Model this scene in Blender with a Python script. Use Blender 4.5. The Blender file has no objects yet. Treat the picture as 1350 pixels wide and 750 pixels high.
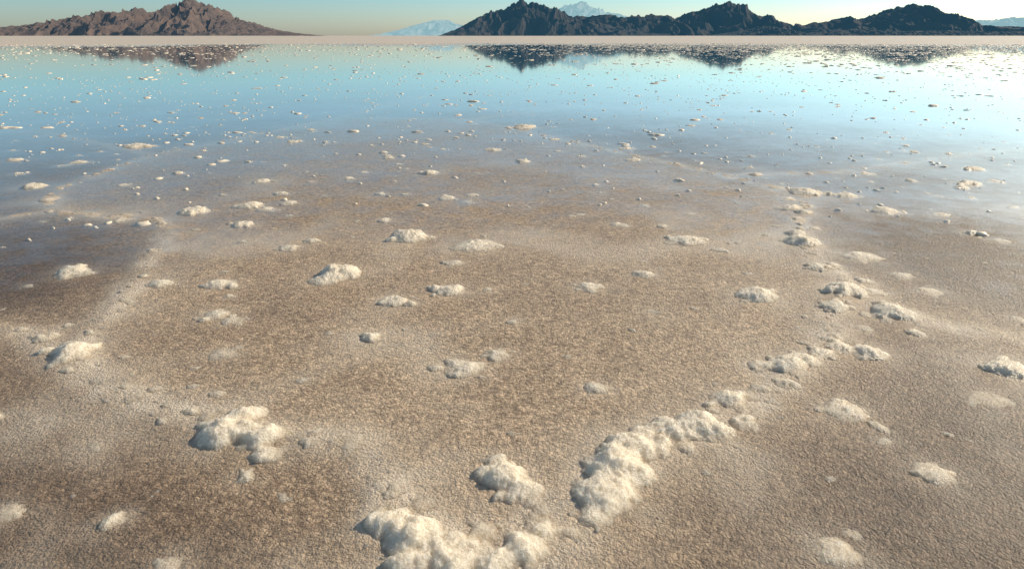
import bpy, math, numpy as np
from mathutils import Vector
rng=np.random.default_rng(7)
scene=bpy.context.scene
scene.view_settings.view_transform='Standard'
scene.view_settings.look='None'
scene.view_settings.exposure=0

# ------------------------------------------------------------------ camera
H=1.2; PITCH=math.radians(20.0); F=900.0
cam_d=bpy.data.cameras.new("camera"); cam=bpy.data.objects.new("camera",cam_d)
scene.collection.objects.link(cam); scene.camera=cam
cam.location=(0,0,H); cam.rotation_euler=(math.radians(90)-PITCH,0,0)
cam_d.lens=24; cam_d.sensor_width=36; cam_d.clip_start=0.05; cam_d.clip_end=120000

def g(u,v):
    """survey: photo measurement -> metres on the ground (x,y,metres per photo pixel)"""
    dx=(u-675)/F; dn=(v-375)/F
    dy=math.cos(PITCH)-dn*math.sin(PITCH); dz=-math.sin(PITCH)-dn*math.cos(PITCH)
    t=H/(-dz)
    return dx*t, dy*t, t/F

def hz(u,v,D):
    dx=(u-675)/F; dn=(v-375)/F
    dy=math.cos(PITCH)-dn*math.sin(PITCH); dz=-math.sin(PITCH)-dn*math.cos(PITCH)
    return dx/dy*D, H+dz/dy*D

# ------------------------------------------------------------------ noise
def _h(ix,iy,s):
    h=(ix.astype(np.int64)*374761393+iy.astype(np.int64)*668265263+s*1442695041)&0xffffffff
    h=((h^(h>>13))*1274126177)&0xffffffff
    h=((h^(h>>16))*2246822519)&0xffffffff
    return (h^(h>>15))&0xffffffff
def pn(x,y,s=0):
    x=np.asarray(x,float); y=np.asarray(y,float)
    ix=np.floor(x); iy=np.floor(y); fx=x-ix; fy=y-iy
    u=fx*fx*fx*(fx*(fx*6-15)+10); v=fy*fy*fy*(fy*(fy*6-15)+10)
    def gr(a,b):
        an=_h(ix+a,iy+b,s)/4294967296.0*2*math.pi
        return np.cos(an)*(fx-a)+np.sin(an)*(fy-b)
    n0=gr(0,0)*(1-u)+gr(1,0)*u; n1=gr(0,1)*(1-u)+gr(1,1)*u
    return (n0*(1-v)+n1*v)*1.5
def fbm(x,y,s=0,o=4):
    r=0;a=1;t=0
    for i in range(o):
        r=r+a*pn(x*2**i+17*i,y*2**i-9*i,s+i); t+=a; a*=.5
    return r/t
def worley(x,y,s=0):
    ix=np.floor(x); iy=np.floor(y); d=np.full(x.shape,9.0)
    for a in(-1,0,1):
        for b in(-1,0,1):
            px=ix+a+_h(ix+a,iy+b,s)/4294967296.0; py=iy+b+_h(ix+a,iy+b,s+77)/4294967296.0
            d=np.minimum(d,(px-x)**2+(py-y)**2)
    return np.sqrt(d)
def ss(a,b,x):
    t=np.clip((x-a)/(b-a),0,1); return t*t*(3-2*t)

def mesh_obj(name,co,faces,mat,attrs={},smooth=True):
    me=bpy.data.meshes.new(name)
    n=len(co); m=len(faces); k=faces.shape[1]
    me.vertices.add(n); me.vertices.foreach_set("co",np.ascontiguousarray(co,dtype=np.float32).ravel())
    me.loops.add(m*k); me.loops.foreach_set("vertex_index",np.ascontiguousarray(faces,dtype=np.int32).ravel())
    me.polygons.add(m); me.polygons.foreach_set("loop_start",np.arange(0,m*k,k,dtype=np.int32))
    me.polygons.foreach_set("loop_total",np.full(m,k,dtype=np.int32))
    me.update(calc_edges=True)
    me.polygons.foreach_set("use_smooth",np.full(m,smooth,dtype=bool))
    for a,v in attrs.items():
        at=me.attributes.new(a,'FLOAT','POINT'); at.data.foreach_set("value",np.ascontiguousarray(v,dtype=np.float32).ravel())
    me.materials.append(mat)
    ob=bpy.data.objects.new(name,me); scene.collection.objects.link(ob); return ob

def grid_faces(nr,nc,wrap=False):
    r=np.arange(nr-1)[:,None]; c=np.arange(nc if wrap else nc-1)[None,:]
    c2=(c+1)%nc
    return np.stack([r*nc+c, r*nc+c2,(r+1)*nc+c2,(r+1)*nc+c],-1).reshape(-1,4)

# ------------------------------------------------------------------ node helpers
class M:
    def __init__(s,name):
        s.m=bpy.data.materials.new(name); s.m.use_nodes=True; s.t=s.m.node_tree; s.n=s.t.nodes; s.l=s.t.links
        s.n.clear(); s.out=s.n.new('ShaderNodeOutputMaterial')
        s.pos=s.n.new('ShaderNodeNewGeometry').outputs['Position']
    def put(s,i,v):
        if isinstance(v,bpy.types.NodeSocket): s.l.new(v,i)
        elif v is not None: i.default_value=v
    def attr(s,a):
        n=s.n.new('ShaderNodeAttribute'); n.attribute_name=a; return n.outputs['Fac']
    def math(s,op,a,b=None,c=None,clamp=False):
        n=s.n.new('ShaderNodeMath'); n.operation=op; n.use_clamp=clamp
        for i,v in enumerate((a,b,c)):
            if v is not None: s.put(n.inputs[i],v)
        return n.outputs[0]
    def noise(s,scale,detail=3,rough=.5,vec=None):
        n=s.n.new('ShaderNodeTexNoise'); s.put(n.inputs['Vector'],vec or s.pos)
        n.inputs['Scale'].default_value=scale; n.inputs['Detail'].default_value=detail; n.inputs['Roughness'].default_value=rough
        return n.outputs['Fac']
    def vor(s,scale,feature='F1',out='Distance',vec=None):
        n=s.n.new('ShaderNodeTexVoronoi'); n.feature=feature; s.put(n.inputs['Vector'],vec or s.pos); n.inputs['Scale'].default_value=scale
        return n.outputs[out]
    def rng(s,v,a,b,c=0.,d=1.):
        n=s.n.new('ShaderNodeMapRange'); s.put(n.inputs[0],v)
        for i,x in enumerate((a,b,c,d)): n.inputs[i+1].default_value=x
        return n.outputs[0]
    def mix(s,f,a,b,mode='MIX'):
        n=s.n.new('ShaderNodeMix'); n.data_type='RGBA'; n.blend_type=mode
        s.put(n.inputs[0],f); s.put(n.inputs[6],a); s.put(n.inputs[7],b); return n.outputs[2]
    def bump(s,h,strength,dist,normal=None):
        n=s.n.new('ShaderNodeBump'); s.put(n.inputs['Height'],h); n.inputs['Strength'].default_value=strength
        n.inputs['Distance'].default_value=dist
        if normal: s.l.new(normal,n.inputs['Normal'])
        return n.outputs[0]
    def bsdf(s,**k):
        n=s.n.new('ShaderNodeBsdfPrincipled')
        for a,v in k.items(): s.put(n.inputs[a.replace('_',' ')],v)
        s.l.new(n.outputs[0],s.out.inputs[0]); return n

def C(r,g_,b): return (r,g_,b,1)

# ------------------------------------------------------------------ materials
m=M("wet_salt_crust")
salt=m.attr('salt'); tone=m.attr('tone')
warp=m.n.new('ShaderNodeVectorMath'); warp.operation='MULTIPLY_ADD'
nz=m.n.new('ShaderNodeTexNoise'); m.l.new(m.pos,nz.inputs['Vector']); nz.inputs['Scale'].default_value=60; nz.inputs['Detail'].default_value=3
m.l.new(nz.outputs['Color'],warp.inputs[0]); warp.inputs[1].default_value=(.022,.022,.022); m.l.new(m.pos,warp.inputs[2])
wp=warp.outputs[0]
v1=m.vor(78,'F1',vec=wp); v1c=m.vor(78,'F1','Color',vec=wp); v2=m.vor(190,'F1')
n_mid=m.noise(6,6,.7); n_f=m.noise(130,4,.75); n_m2=m.noise(24,5,.7)
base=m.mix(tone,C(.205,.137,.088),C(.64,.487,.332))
base=m.mix(m.rng(n_mid,.35,.65),base,m.mix(1.0,base,C(.78,.76,.74),'MULTIPLY'))
base=m.mix(m.rng(n_m2,.42,.62),base,m.mix(1.0,base,C(.74,.72,.70),'MULTIPLY'))
cellv=m.n.new('ShaderNodeSeparateColor'); m.l.new(v1c,cellv.inputs[0])
base=m.mix(m.rng(cellv.outputs[0],0.2,1,0,1.0),base,m.mix(1.0,base,C(1.6,1.6,1.6),'MULTIPLY'))
base=m.mix(m.rng(cellv.outputs[1],0.4,1,0,.75),base,m.mix(1.0,base,C(.60,.56,.52),'MULTIPLY'))
base=m.mix(m.rng(v1,.38,.75,0,.65),base,m.mix(1.0,base,C(.40,.36,.33),'MULTIPLY'))
base=m.mix(m.rng(n_f,.5,.68,0,.5),base,m.mix(1.0,base,C(.5,.47,.44),'MULTIPLY'))
sf=m.math('MULTIPLY',salt,m.rng(m.math('ADD',m.math('MULTIPLY',n_mid,.45),m.math('MULTIPLY',n_f,.55)),.36,.62,.12,1.0),clamp=True)
base=m.mix(sf,base,C(.86,.76,.62))
hgt=m.math('ADD',m.math('MULTIPLY',v1,-.95),m.math('MULTIPLY',v2,-.6))
hgt=m.math('ADD',hgt,m.math('MULTIPLY',n_f,1.3))
b=m.bump(hgt,.8,.0048); b=m.bump(n_m2,.5,.010,b)
m.bsdf(Base_Color=base,Roughness=m.rng(n_f,.3,.7,.30,.58),Normal=b)
MAT_GROUND=m.m

m=M("salt_crystal_crust")
e=m.attr('edge'); v1=m.vor(130,vec=None); v2=m.vor(300); nf=m.noise(70,5,.7)
col=m.mix(m.rng(nf,.3,.65),C(.87,.76,.59),C(.97,.91,.79))
col=m.mix(m.rng(v1,.4,.8,0,.45),col,C(.60,.49,.36))
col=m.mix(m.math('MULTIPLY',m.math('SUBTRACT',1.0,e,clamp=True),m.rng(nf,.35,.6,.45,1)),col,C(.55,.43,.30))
h=m.math('ADD',m.math('MULTIPLY',v1,-1.0),m.math('MULTIPLY',v2,-.7)); h=m.math('ADD',h,m.math('MULTIPLY',nf,1.8))
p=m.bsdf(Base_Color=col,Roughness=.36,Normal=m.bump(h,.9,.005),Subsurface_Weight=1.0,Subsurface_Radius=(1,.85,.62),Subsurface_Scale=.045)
p.subsurface_method='BURLEY'
MAT_SALT=m.m
m=M("salt_fleck_crust")
nf=m.noise(30,4,.65)
m.bsdf(Base_Color=m.mix(m.rng(nf,.3,.65),C(.76,.65,.50),C(.90,.82,.69)),Roughness=.5)
MAT_FLECK=m.m

m=M("brine_film")
film=m.attr('film')
nb=m.noise(.9,5,.6); nb2=m.noise(6,4,.6)
k=m.math('ADD',film,m.math('MULTIPLY',m.math('SUBTRACT',m.math('ADD',m.math('MULTIPLY',nb,.6),m.math('MULTIPLY',nb2,.4)),.5),m.math('MULTIPLY',m.math('SUBTRACT',1.0,film),1.8)),clamp=True)
k=m.math('MULTIPLY',k,m.rng(film,0,.15))
fr=m.n.new('ShaderNodeFresnel'); fr.inputs[0].default_value=1.36
fac=m.math('MULTIPLY',fr.outputs[0],k,clamp=True)
tr=m.n.new('ShaderNodeBsdfTransparent')
tint=m.mix(film,C(1,1,1),C(.78,.78,.75)); m.l.new(tint,tr.inputs[0])
gl=m.n.new('ShaderNodeBsdfGlossy'); gl.inputs[0].default_value=C(1,1,1)
m.put(gl.inputs['Roughness'],m.rng(film,.1,.9,.32,.035))
bb=m.bump(m.noise(3,3,.5),.08,.003); m.l.new(bb,gl.inputs['Normal'])
mx=m.n.new('ShaderNodeMixShader'); m.l.new(fac,mx.inputs[0]); m.l.new(tr.outputs[0],mx.inputs[1]); m.l.new(gl.outputs[0],mx.inputs[2])
m.l.new(mx.outputs[0],m.out.inputs[0])
MAT_WATER=m.m

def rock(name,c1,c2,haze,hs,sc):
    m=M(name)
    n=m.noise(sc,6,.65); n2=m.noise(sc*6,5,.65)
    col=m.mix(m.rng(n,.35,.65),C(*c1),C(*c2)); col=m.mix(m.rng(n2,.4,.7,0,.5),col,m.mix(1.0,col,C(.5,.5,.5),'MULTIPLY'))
    m.bsdf(Base_Color=col,Roughness=.9,Normal=m.bump(n2,.6,30),Emission_Color=C(*haze),Emission_Strength=hs,Specular_IOR_Level=.1)  # air haze put in as a faint bluish glow of the rock itself
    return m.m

# ------------------------------------------------------------------ salt layout
poly_px=[(205,290),(222,305),(185,365),(130,430),(88,475),(150,515),(260,550),(330,575),(470,590),(505,625),(512,690),(600,722),(700,708),(760,660),(830,600),(920,565),(1000,530),(1075,470),(1098,420),(1120,375),(1082,350),(1050,310),(1062,258),(950,232),(800,198),(620,158),(450,155),(330,180),(200,205),(75,250),(60,280)]
poly=np.array([g(*p)[:2] for p in poly_px])
extra_lines=[[(1120,375),(1170,408),(1230,428),(1350,452),(1450,470)],[(88,475),(40,440),(-80,430)],[(450,155),(560,128),(640,120)],[(620,158),(760,140),(900,150),(1100,140)],[(60,280),(-60,300)],[(60,280),(140,288),(205,290)],[(950,232),(1100,228),(1300,200),(1450,190)],[(200,205),(60,175),(-100,170)]]
lines=[np.vstack([poly,poly[:1]])]+[np.array([g(*p)[:2] for p in L]) for L in extra_lines]
def line_dist(x,y,ls):
    d=np.full(x.shape,1e9)
    for L in ls:
        for a,b in zip(L[:-1],L[1:]):
            ab=b-a; t=np.clip(((x-a[0])*ab[0]+(y-a[1])*ab[1])/(ab@ab),0,1)
            d=np.minimum(d,np.hypot(x-a[0]-t*ab[0],y-a[1]-t*ab[1]))
    return d
def inside(x,y,P):
    c=np.zeros(x.shape,bool); n=len(P)
    for i in range(n):
        a=P[i];b=P[(i+1)%n]
        if a[1]==b[1]: continue
        c^=((a[1]>y)!=(b[1]>y))&(x<(b[0]-a[0])*(y-a[1])/(b[1]-a[1])+a[0])
    return c

# (u,v,width px,height factor)
spec=[(520,690,60,.8),(545,705,70,.9),(590,718,50,.7),(560,665,28,.5),(640,700,40,.6),(690,725,60,.9),(722,700,45,.8),(650,738,55,.9),(600,742,60,.8),(540,738,60,.8),(700,690,30,.5),
(665,625,55,1.0),(690,645,50,.9),(702,665,32,.6),(652,608,32,.8),
(832,590,62,1.0),(815,620,80,1.0),(798,650,72,.9),(785,680,50,.6),(848,572,38,.8),(768,640,30,.4),
(890,570,48,.9),(920,562,62,1.0),(948,570,40,.8),(975,555,34,.7),(960,526,46,.7),(985,540,30,.5),(990,562,22,.5),
(1000,482,30,.6),(1035,480,44,.8),(1058,476,40,.8),(1080,466,34,.8),(1035,507,28,.5),(1002,511,26,.5),(1110,459,32,.8),(1145,464,42,.8),(1100,405,34,.8),(1113,382,46,.9),(1140,370,22,.7),(1152,384,28,.6),(1135,431,24,.5),(1172,411,46,.7),(1195,417,36,.6),(1207,437,24,.7),(1092,436,18,.4),(1050,492,26,.5),(1020,530,22,.4),
(290,573,56,1.0),(325,548,48,.9),(346,575,50,.9),(352,597,40,.7),(322,626,30,.7),(375,568,22,.5),(275,548,26,.5),(300,556,30,.6),(370,655,22,.5),(465,582,34,.4),(410,572,20,.4),(437,588,20,.3),(240,543,16,.3),(205,530,16,.3),(180,522,14,.3),
(95,464,48,.9),(84,476,34,.6),(60,446,30,.6),(120,490,14,.4),
(448,359,50,1.1),(427,368,34,.7),(540,311,44,1.0),(95,357,38,.8),(212,373,30,.7),(290,373,35,.7),(285,413,36,.5),(305,421,28,.5),(292,465,40,.3),(320,295,34,.8),(255,278,44,.8),(330,270,40,.8),(350,275,30,.6),(382,266,25,.7),(345,238,30,.7),(45,245,38,.8),(593,382,38,.8),(520,396,34,.8),(489,443,27,1.0),(612,483,50,.5),(600,478,25,.5),(655,467,34,.5),(573,440,18,.4),(778,377,32,.7),(998,388,48,.8),(905,316,44,.6),(925,314,22,.5),(950,328,18,.7),(630,322,56,.35),(610,326,30,.3),(1058,318,44,.8),(1050,308,26,.7),(1075,352,25,.7),(1040,274,30,.8),(1058,280,26,.7),(1060,253,44,.8),(1040,262,24,.6),(1115,257,36,.7),(1165,277,42,.8),(1140,228,24,.6),(1285,222,30,.7),(1278,241,36,.7),(1310,238,24,.6),(1240,282,24,.7),(1330,484,52,.8),(1115,540,50,.5),(1130,548,30,.5),(1165,580,28,.4),(1230,622,48,.5),(1135,337,45,.4),(1190,362,26,.5),(1225,383,32,.4),(1305,525,52,.2),(125,585,25,.4),(8,675,44,.4),(220,745,40,.4),(590,260,30,.7),(622,256,24,.6),(690,212,26,.8),(650,197,24,.8),(567,227,28,.9),(460,234,22,.7),(480,226,18,.7),(163,243,22,.6),(20,210,26,.7),(24,228,22,.7),(180,192,38,.7),(105,213,28,.6),(83,217,20,.5),(160,290,30,.4),(380,325,28,.5),(870,352,13,.4),(862,409,18,.4),(765,282,18,.6),(598,345,24,.6),(850,270,20,.5),(470,290,15,.5),(835,210,26,.7),(826,195,20,.7),(690,167,34,.8),(730,183,18,.6),(765,205,16,.6),(910,280,20,.5),(1335,272,22,.6),(410,170,18,.6),(385,186,22,.6),(370,180,20,.6),(60,552,26,.3),(985,680,20,.25),(1090,680,20,.2),(200,440,16,.3),(420,430,14,.3),(700,560,16,.2),(850,470,14,.3),(945,505,14,.5)]
lobes=[]
for u,v,w,k in spec:
    x,y,s=g(u,v+2); r=w*s*.5*1.15
    if v<300: r*=.82
    hh=r*(.37 if v>500 else .34)*k
    lobes.append((x,y,r,hh))
    for j in range(rng.integers(6,12)):
        a=rng.uniform(0,2*math.pi); q=rng.uniform(.3,1.3); rr=r*rng.uniform(.15,.5)
        lobes.append((x+r*q*math.cos(a),y+r*q*math.sin(a)*.8,rr,min(rr*.5,hh*rng.uniform(.25,.85))))
# little crumbs of salt along the pressure ridges
for li,L in enumerate(lines):
    for a,b in zip(L[:-1],L[1:]):
        ln=np.hypot(*(b-a)); n=int(ln*(38 if li==0 else 12))
        for j in range(n):
            t=rng.uniform(); nearf=li==0 and a[1]<2.6
            p=a+(b-a)*t+rng.normal(0,.05 if nearf else .03,2)
            if p[1]<0.9: continue
            r=rng.uniform(.008,.042 if nearf and rng.uniform()<.3 else .028)*(1.0 if p[1]<2.3 else 1.2)
            lobes.append((p[0],p[1],r,r*rng.uniform(.10,.34)))
# loose crumbs on the flat
for j in range(1300):
    y=rng.uniform(.9,14); x=rng.uniform(-1.1,1.1)*y
    r=min(rng.lognormal(math.log(.016),.5)*(1+y*.09),.07)
    if y<4 and rng.uniform()<.4: continue
    lobes.append((x,y,r,r*rng.uniform(.15,.36)))
lobes=np.array(lobes)

# ------------------------------------------------------------------ salt mounds (relief mesh)
NR=980; NC=1300
rr_=np.geomspace(1.05,15.0,NR); th=np.linspace(-math.radians(52),math.radians(52),NC)
R,T=np.meshgrid(rr_,th,indexing='ij')
X=R*np.sin(T); Y=R*np.cos(T)
wx=X+.028*fbm(X*13,Y*13,1,4)+.008*fbm(X*60,Y*60,4,2); wy=Y+.028*fbm(X*13,Y*13,11,4)+.008*fbm(X*60,Y*60,14,2)
acc=np.zeros_like(X)
for (x,y,r,h) in lobes:
    d=math.hypot(x,y); t=math.atan2(x,y); r=r*1.1; q=r+.04
    i0=int(np.searchsorted(rr_,max(d-q,.01))); i1=int(np.searchsorted(rr_,d+q))
    dt=q/d; j0=int(np.searchsorted(th,t-dt)); j1=int(np.searchsorted(th,t+dt))
    if i1<=i0 or j1<=j0: continue
    sl=(slice(i0,i1),slice(j0,j1))
    dd=((wx[sl]-x)**2+(wy[sl]-y)**2)/(r*r)
    hl=h*np.clip(1-dd,0,1)**1.35
    acc[sl]+=hl**2.2
hm=acc**(1/2.2)
mask=hm>1e-4
hm2=hm.copy()
xm=wx[mask]; ym=wy[mask]; h0=hm[mask]
w1=worley(xm*26,ym*26,3); w2=worley(xm*62,ym*62,5); w3=worley(xm*150,ym*150,6)
bil=(.45-w1**2)*.65+(.4-w2**2)*.55+(.4-w3**2)*.32
fb=fbm(xm*16,ym*16,9,4)
hm2[mask]=np.maximum(h0*(1+.45*fb)+np.minimum(h0*.75,.013)*bil,0)
def ground_z(x,y):
    d=np.hypot(x,y)
    a=ss(9,4,d)*.7+.1
    ld=line_dist(x,y,lines)
    z=a*.006*fbm(x*2,y*2,21,3)
    z=z+np.where(d<14,.010*np.exp(-(ld/.10)**2)*ss(14,5,d)*(.6+.8*np.clip(pn(x*6,y*6,5)+.4,0,1.3)),0)
    z=z+ss(6,3,d)*.0018*fbm(x*25,y*25,22,2)
    return z
gz=np.zeros_like(X); gz[mask]=ground_z(X[mask],Y[mask])
Z=np.where(mask,gz+hm2,0)-.003
f=grid_faces(NR,NC)
mf=hm2.ravel()
keep=(mf[f].max(1)>.002)
f=f[keep][:,::-1]
used,inv=np.unique(f.ravel(),return_inverse=True)
co=np.stack([X.ravel(),Y.ravel(),Z.ravel()],1)[used]
gzz=ground_z(co[:,0],co[:,1]); low=mf[used]<1e-5; co[low,2]=gzz[low]-.003
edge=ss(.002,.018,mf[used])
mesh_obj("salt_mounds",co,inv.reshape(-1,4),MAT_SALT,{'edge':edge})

# ------------------------------------------------------------------ salt flat ground sheet
r1=np.geomspace(.35,16,460); r2=np.geomspace(16,45000,100)[1:]
rg=np.concatenate([[.02],r1,r2])
tf=np.linspace(-math.radians(55),math.radians(55),620); tb=np.linspace(math.radians(55),math.radians(305),70)[1:-1]
tg=np.concatenate([tf,tb])
R,T=np.meshgrid(rg,tg,indexing='ij'); X=R*np.sin(T); Y=R*np.cos(T)
x=X.ravel(); y=Y.ravel(); dist=np.hypot(x,y)
ld=line_dist(x,y,lines); ins=inside(x,y,poly)
sdw=ld*np.where(ins,1,-1)+.14*fbm(x*2.2,y*2.2,31,4)
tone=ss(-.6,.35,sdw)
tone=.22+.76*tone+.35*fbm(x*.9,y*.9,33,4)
tone-=.24*ss(.9,3.0,np.abs(x))*ss(8,4,dist)*ss(-.3,.3,-sdw)  # outer sides: wetter salt, with vignette darkening painted in too
tone-=.28*ss(.5,1.3,np.abs(x))*ss(2.4,1.5,dist)  # lens vignette at the near corners painted into the ground colour
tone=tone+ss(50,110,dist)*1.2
lwarp=ld+.06*fbm(x*5,y*5,41,3)
salt=.95*np.exp(-(np.maximum(lwarp,0)/.075)**2)*(.65+.8*fbm(x*3,y*3,44,3))*ss(16,7,dist)
salt+=.45*np.exp(-(np.maximum(ld,0)/.28)**2)*(ins*.8+.2)*(.6+fbm(x*3,y*3,46,3))*ss(12,5,dist)
salt+=.55*ss(.0,.5,fbm(x*1.1+3,y*1.1,47,5))*ss(9,5,dist)
halo=np.zeros(len(x))
big=lobes[lobes[:,2]>.03]
for (lx,ly,lr,lh) in big:
    q=lr*2.6
    sel=np.where((np.abs(x-lx)<q)&(np.abs(y-ly)<q))[0]
    if len(sel)==0: continue
    d2=((x[sel]-lx)**2+(y[sel]-ly)**2)/(lr*1.5)**2
    halo[sel]=np.maximum(halo[sel],np.exp(-d2*1.1)*min(1,lh/.012))
salt+=.8*halo*(.7+.8*fbm(x*9,y*9,49,2))
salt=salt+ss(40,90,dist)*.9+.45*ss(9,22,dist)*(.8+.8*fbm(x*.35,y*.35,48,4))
salt=np.clip(salt,0,1)
z=ground_z(x,y)
co=np.stack([x,y,z],1)
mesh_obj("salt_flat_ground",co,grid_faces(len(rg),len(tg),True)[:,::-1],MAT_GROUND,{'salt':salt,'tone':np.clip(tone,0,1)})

# ------------------------------------------------------------------ shallow brine
rw=np.geomspace(2.0,190,260); tw=np.linspace(-math.radians(80),math.radians(80),260)
R,T=np.meshgrid(rw,tw,indexing='ij'); X=R*np.sin(T); Y=R*np.cos(T); x=X.ravel();y=Y.ravel();d=R.ravel()
start=3.8+.5*fbm(x*.5,y*.5,51,3)-1.0*ss(1,4,-x)-.5*ss(2,5,x)
fl=np.clip((d-start)/8.5,0,1)**.85
fl=fl*(1-.22*(1-ss(10,22,d)))
far=105+40*fbm(x*.02,y*.02,53,4)
fl=fl*ss(0,30,far+15-d)
mesh_obj("shallow_water",np.stack([x,y,np.full(len(x),.009)],1),grid_faces(260,260)[:,::-1],MAT_WATER,{'film':fl})

# ------------------------------------------------------------------ floating salt crumbs far out: one joined mesh
def crumbs(name,P,Rr,Hh,nseg=9):
    rings=[(0,1.0),(.5,.9),(.85,.5),(1.0,-.1)]
    ts=np.arange(nseg)/nseg*2*math.pi
    N=len(P); n1=1+3*nseg
    co=np.zeros((N,n1,3)); co[:,0,:2]=P; co[:,0,2]=Hh
    ph=rng.uniform(0,6.28,(N,1)); asp=rng.uniform(.5,1,(N,1)); rot=rng.uniform(0,6.28,(N,1))
    for k,(rad,hh) in enumerate(rings[1:]):
        rr=Rr[:,None]*rad*(1+rng.normal(0,.2,(N,nseg))+.2*np.sin(2*ts+ph))
        a=rr*np.cos(ts); b=rr*np.sin(ts)*asp
        sl=slice(1+k*nseg,1+(k+1)*nseg)
        co[:,sl,0]=P[:,:1]+a*np.cos(rot)-b*np.sin(rot); co[:,sl,1]=P[:,1:]+a*np.sin(rot)+b*np.cos(rot)
        co[:,sl,2]=Hh[:,None]*hh*(1+rng.normal(0,.15,(N,nseg)))
    q=[]
    for k in range(2):
        for j in range(nseg):
            a=1+k*nseg+j; b=1+k*nseg+(j+1)%nseg
            q.append((a,a+nseg,b+nseg,b))
    tri=np.array([(0,1+j,1+(j+1)%nseg) for j in range(nseg)]); q=np.array(q)
    tq=np.vstack([np.stack([q[:,0],q[:,1],q[:,2]],1),np.stack([q[:,0],q[:,2],q[:,3]],1),tri])
    F_=(tq[None]+(np.arange(N)*n1)[:,None,None]).reshape(-1,3)
    return mesh_obj(name,co.reshape(-1,3),F_,MAT_FLECK)
def celledge(x,y):
    wxx=x+.8*fbm(x*.3,y*.3,61,2); wyy=y+.8*fbm(x*.3,y*.3,62,2)
    s=.22; X_=wxx*s; Y_=wyy*s
    ix=np.floor(X_);iy=np.floor(Y_); ds=[]
    for a in(-1,0,1):
        for b in(-1,0,1):
            px=ix+a+_h(ix+a,iy+b,5)/4294967296.0; py=iy+b+_h(ix+a,iy+b,82)/4294967296.0
            ds.append(np.hypot(px-X_,py-Y_))
    ds=np.sort(np.array(ds),0); return (ds[1]-ds[0])/s
M_=90000
d=np.sqrt(rng.uniform(7.5**2,120**2,M_)); t=rng.uniform(-math.radians(52),math.radians(52),M_)
x=d*np.sin(t); y=d*np.cos(t)
ce=celledge(x,y)
dens=.07+.55*np.exp(-(ce/.3)**2)+.22*ss(.0,.5,fbm(x*.15,y*.15,65,4))
dens*=(.62+2.6*ss(-2,25,x)*ss(12,35,d))
k=rng.uniform(0,1,M_)<dens*.9
x,y,d=x[k],y[k],d[k]
P=np.stack([x,y],1); Rr=np.minimum(np.clip(rng.lognormal(math.log(.040),.5,len(x)),.015,.2),.05+.004*d)*(1+.014*d)
crumbs("floating_salt_crumbs",P,Rr,Rr*rng.uniform(.09,.20,len(x))+.010)
M_=12000
d=np.sqrt(rng.uniform(5**2,28**2,M_)); t=rng.uniform(-math.radians(50),math.radians(50),M_)
x=d*np.sin(t);y=d*np.cos(t); k=rng.uniform(0,1,M_)<.22+.78*np.exp(-(celledge(x,y)/.25)**2)
x,y=x[k],y[k]; Rr=np.clip(rng.lognormal(math.log(.020),.45,len(x)),.008,.06)
crumbs("salt_grains",np.stack([x,y],1),Rr,Rr*.2+.009,7)

# ------------------------------------------------------------------ mountains
def mountain(name,prof,D,W,mat,seed,nU=800,nV=110,crag=.07,fq=1.0,jag=.9):
    pr=np.array([hz(u,v,D) for u,v in prof]); xs=np.linspace(pr[0,0],pr[-1,0],nU)
    P=np.interp(xs,pr[:,0],pr[:,1]); P=np.maximum(P,0)
    S=P.max()
    P=P*(1+crag*fbm(xs/S*2.2*fq,xs*0+seed,seed,5)*1.6+crag*jag*(.5-np.abs(fbm(xs/S*3.0*fq,xs*0+seed,seed+2,5))*3.5))
    v=np.concatenate([-np.linspace(1,0,nV)**1.0,np.linspace(0,1,25)[1:]*.8])
    U,V=np.meshgrid(xs,v,indexing='ij'); PP=np.repeat(P[:,None],len(v),1)
    yd=V*W; a=U/S*fq; b=yd/S*fq
    wa=a+.45*fbm(a*1.2,b*.8,seed+3,3)
    rid=1-np.abs(fbm(wa*.9,b*.35,seed+5,3))*3.2
    rid2=1-np.abs(fbm(wa*2.6,b*.8,seed+8,4))*3.0
    t=np.abs(V)
    carve=t**.45*(1-t)**.5*1.4
    Zz=PP*((1-t)**1.1+carve*((rid-.5)*.62+(rid2-.5)*.26))
    Zz=Zz-.03*S*t
    Zz=np.where(t>.985,-.05*S,Zz)
    return mesh_obj(name,np.stack([U.ravel(),(D+yd).ravel(),Zz.ravel()],1),grid_faces(nU,len(v)),mat,{},smooth=False)
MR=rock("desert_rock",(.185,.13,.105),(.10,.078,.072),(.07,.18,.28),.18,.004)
MD=rock("backlit_shade_rock",(.07,.052,.044),(.031,.031,.037),(.05,.20,.32),.23,.004)  # shade of the backlit ranges put into a darker base colour
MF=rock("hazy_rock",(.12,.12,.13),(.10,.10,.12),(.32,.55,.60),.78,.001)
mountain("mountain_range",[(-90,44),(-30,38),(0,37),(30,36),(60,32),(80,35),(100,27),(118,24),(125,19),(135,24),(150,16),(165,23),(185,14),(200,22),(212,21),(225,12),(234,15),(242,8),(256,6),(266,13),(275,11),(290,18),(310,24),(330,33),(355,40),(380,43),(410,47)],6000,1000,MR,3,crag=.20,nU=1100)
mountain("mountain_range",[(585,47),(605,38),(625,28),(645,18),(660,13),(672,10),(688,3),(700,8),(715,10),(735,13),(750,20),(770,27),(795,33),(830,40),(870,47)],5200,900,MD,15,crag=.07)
mountain("mountain_range",[(700,46),(730,28),(760,24),(790,20),(820,24),(850,22),(870,20),(890,26),(910,18),(935,10),(960,5),(985,14),(1005,25),(1030,32),(1060,38),(1080,31),(1110,24),(1140,27),(1165,20),(1185,14),(1200,7),(1212,15),(1225,25),(1250,31),(1270,34),(1290,35),(1320,36),(1360,38),(1400,40),(1480,47)],7500,1400,MD,27,nU=1300,crag=.05)
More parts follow.
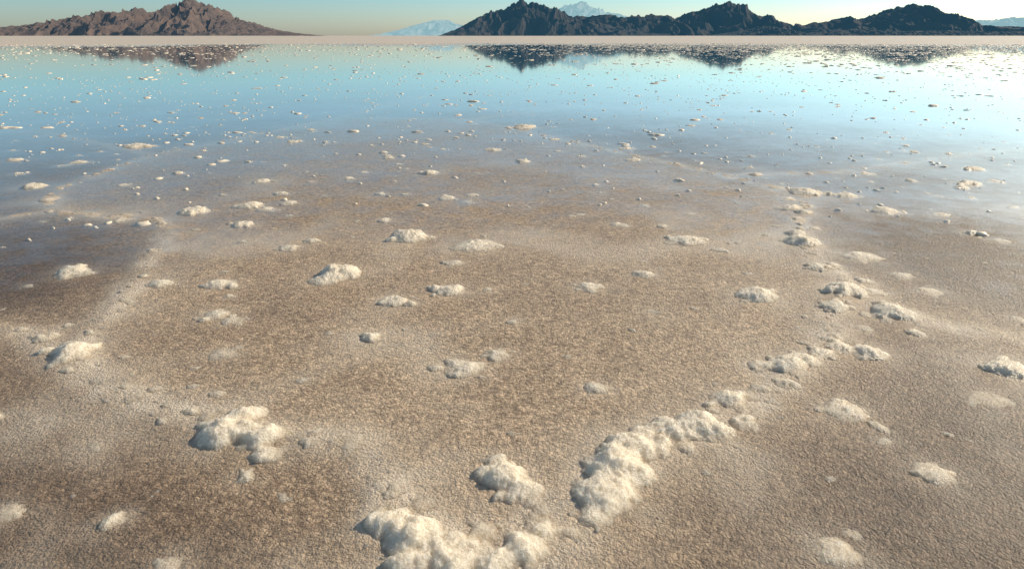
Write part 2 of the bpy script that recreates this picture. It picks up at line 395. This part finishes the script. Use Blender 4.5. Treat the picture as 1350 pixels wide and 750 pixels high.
mountain("distant_mountain",[(500,47),(515,43),(540,36),(570,29),(590,28),(605,33),(640,38),(700,40),(720,18),(745,9),(765,6),(785,11),(800,18),(840,27),(900,34),(1000,40),(1180,42),(1260,38),(1300,28),(1350,23),(1420,27),(1500,40),(1550,47)],26000,4000,MF,40,nU=600,crag=.03)
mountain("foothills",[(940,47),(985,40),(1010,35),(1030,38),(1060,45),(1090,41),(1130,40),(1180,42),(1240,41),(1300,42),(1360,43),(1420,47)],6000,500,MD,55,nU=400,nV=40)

# ------------------------------------------------------------------ light
AZ=math.radians(60); EL=math.radians(29)
w=bpy.data.worlds.new("World"); scene.world=w; w.use_nodes=True
nt=w.node_tree; bg=nt.nodes['Background']; sky=nt.nodes.new('ShaderNodeTexSky'); sky.sky_type='NISHITA'; sky.sun_disc=False
sky.sun_elevation=EL; sky.sun_rotation=AZ; sky.altitude=1200; sky.air_density=1.0; sky.dust_density=2.6; sky.ozone_density=1.5
tc=nt.nodes.new('ShaderNodeTexCoord'); sp=nt.nodes.new('ShaderNodeSeparateXYZ'); nt.links.new(tc.outputs['Generated'],sp.inputs[0])
cr=nt.nodes.new('ShaderNodeValToRGB'); nt.links.new(sp.outputs[2],cr.inputs[0])
cr.color_ramp.elements[0].position=0; cr.color_ramp.elements[0].color=(1.02,1.06,1.08,1)
cr.color_ramp.elements[1].position=.5; cr.color_ramp.elements[1].color=(1.0,.93,.78,1)
q=cr.color_ramp.elements.new(.05); q.color=(.62,.92,1.06,1)
q=cr.color_ramp.elements.new(.18); q.color=(.84,.92,.86,1)
mxn=nt.nodes.new('ShaderNodeMix'); mxn.data_type='RGBA'; mxn.blend_type='MULTIPLY'; mxn.inputs[0].default_value=1
nt.links.new(sky.outputs[0],mxn.inputs[6]); nt.links.new(cr.outputs[0],mxn.inputs[7])
nt.links.new(mxn.outputs[2],bg.inputs[0]); bg.inputs[1].default_value=.132
sd=bpy.data.lights.new("sun",'SUN'); so=bpy.data.objects.new("sun",sd); scene.collection.objects.link(so)
sd.energy=4.4; sd.angle=math.radians(.6); sd.color=(1,.84,.62)
s=Vector((math.sin(AZ)*math.cos(EL),math.cos(AZ)*math.cos(EL),math.sin(EL)))
so.rotation_euler=s.to_track_quat('Z','Y').to_euler()
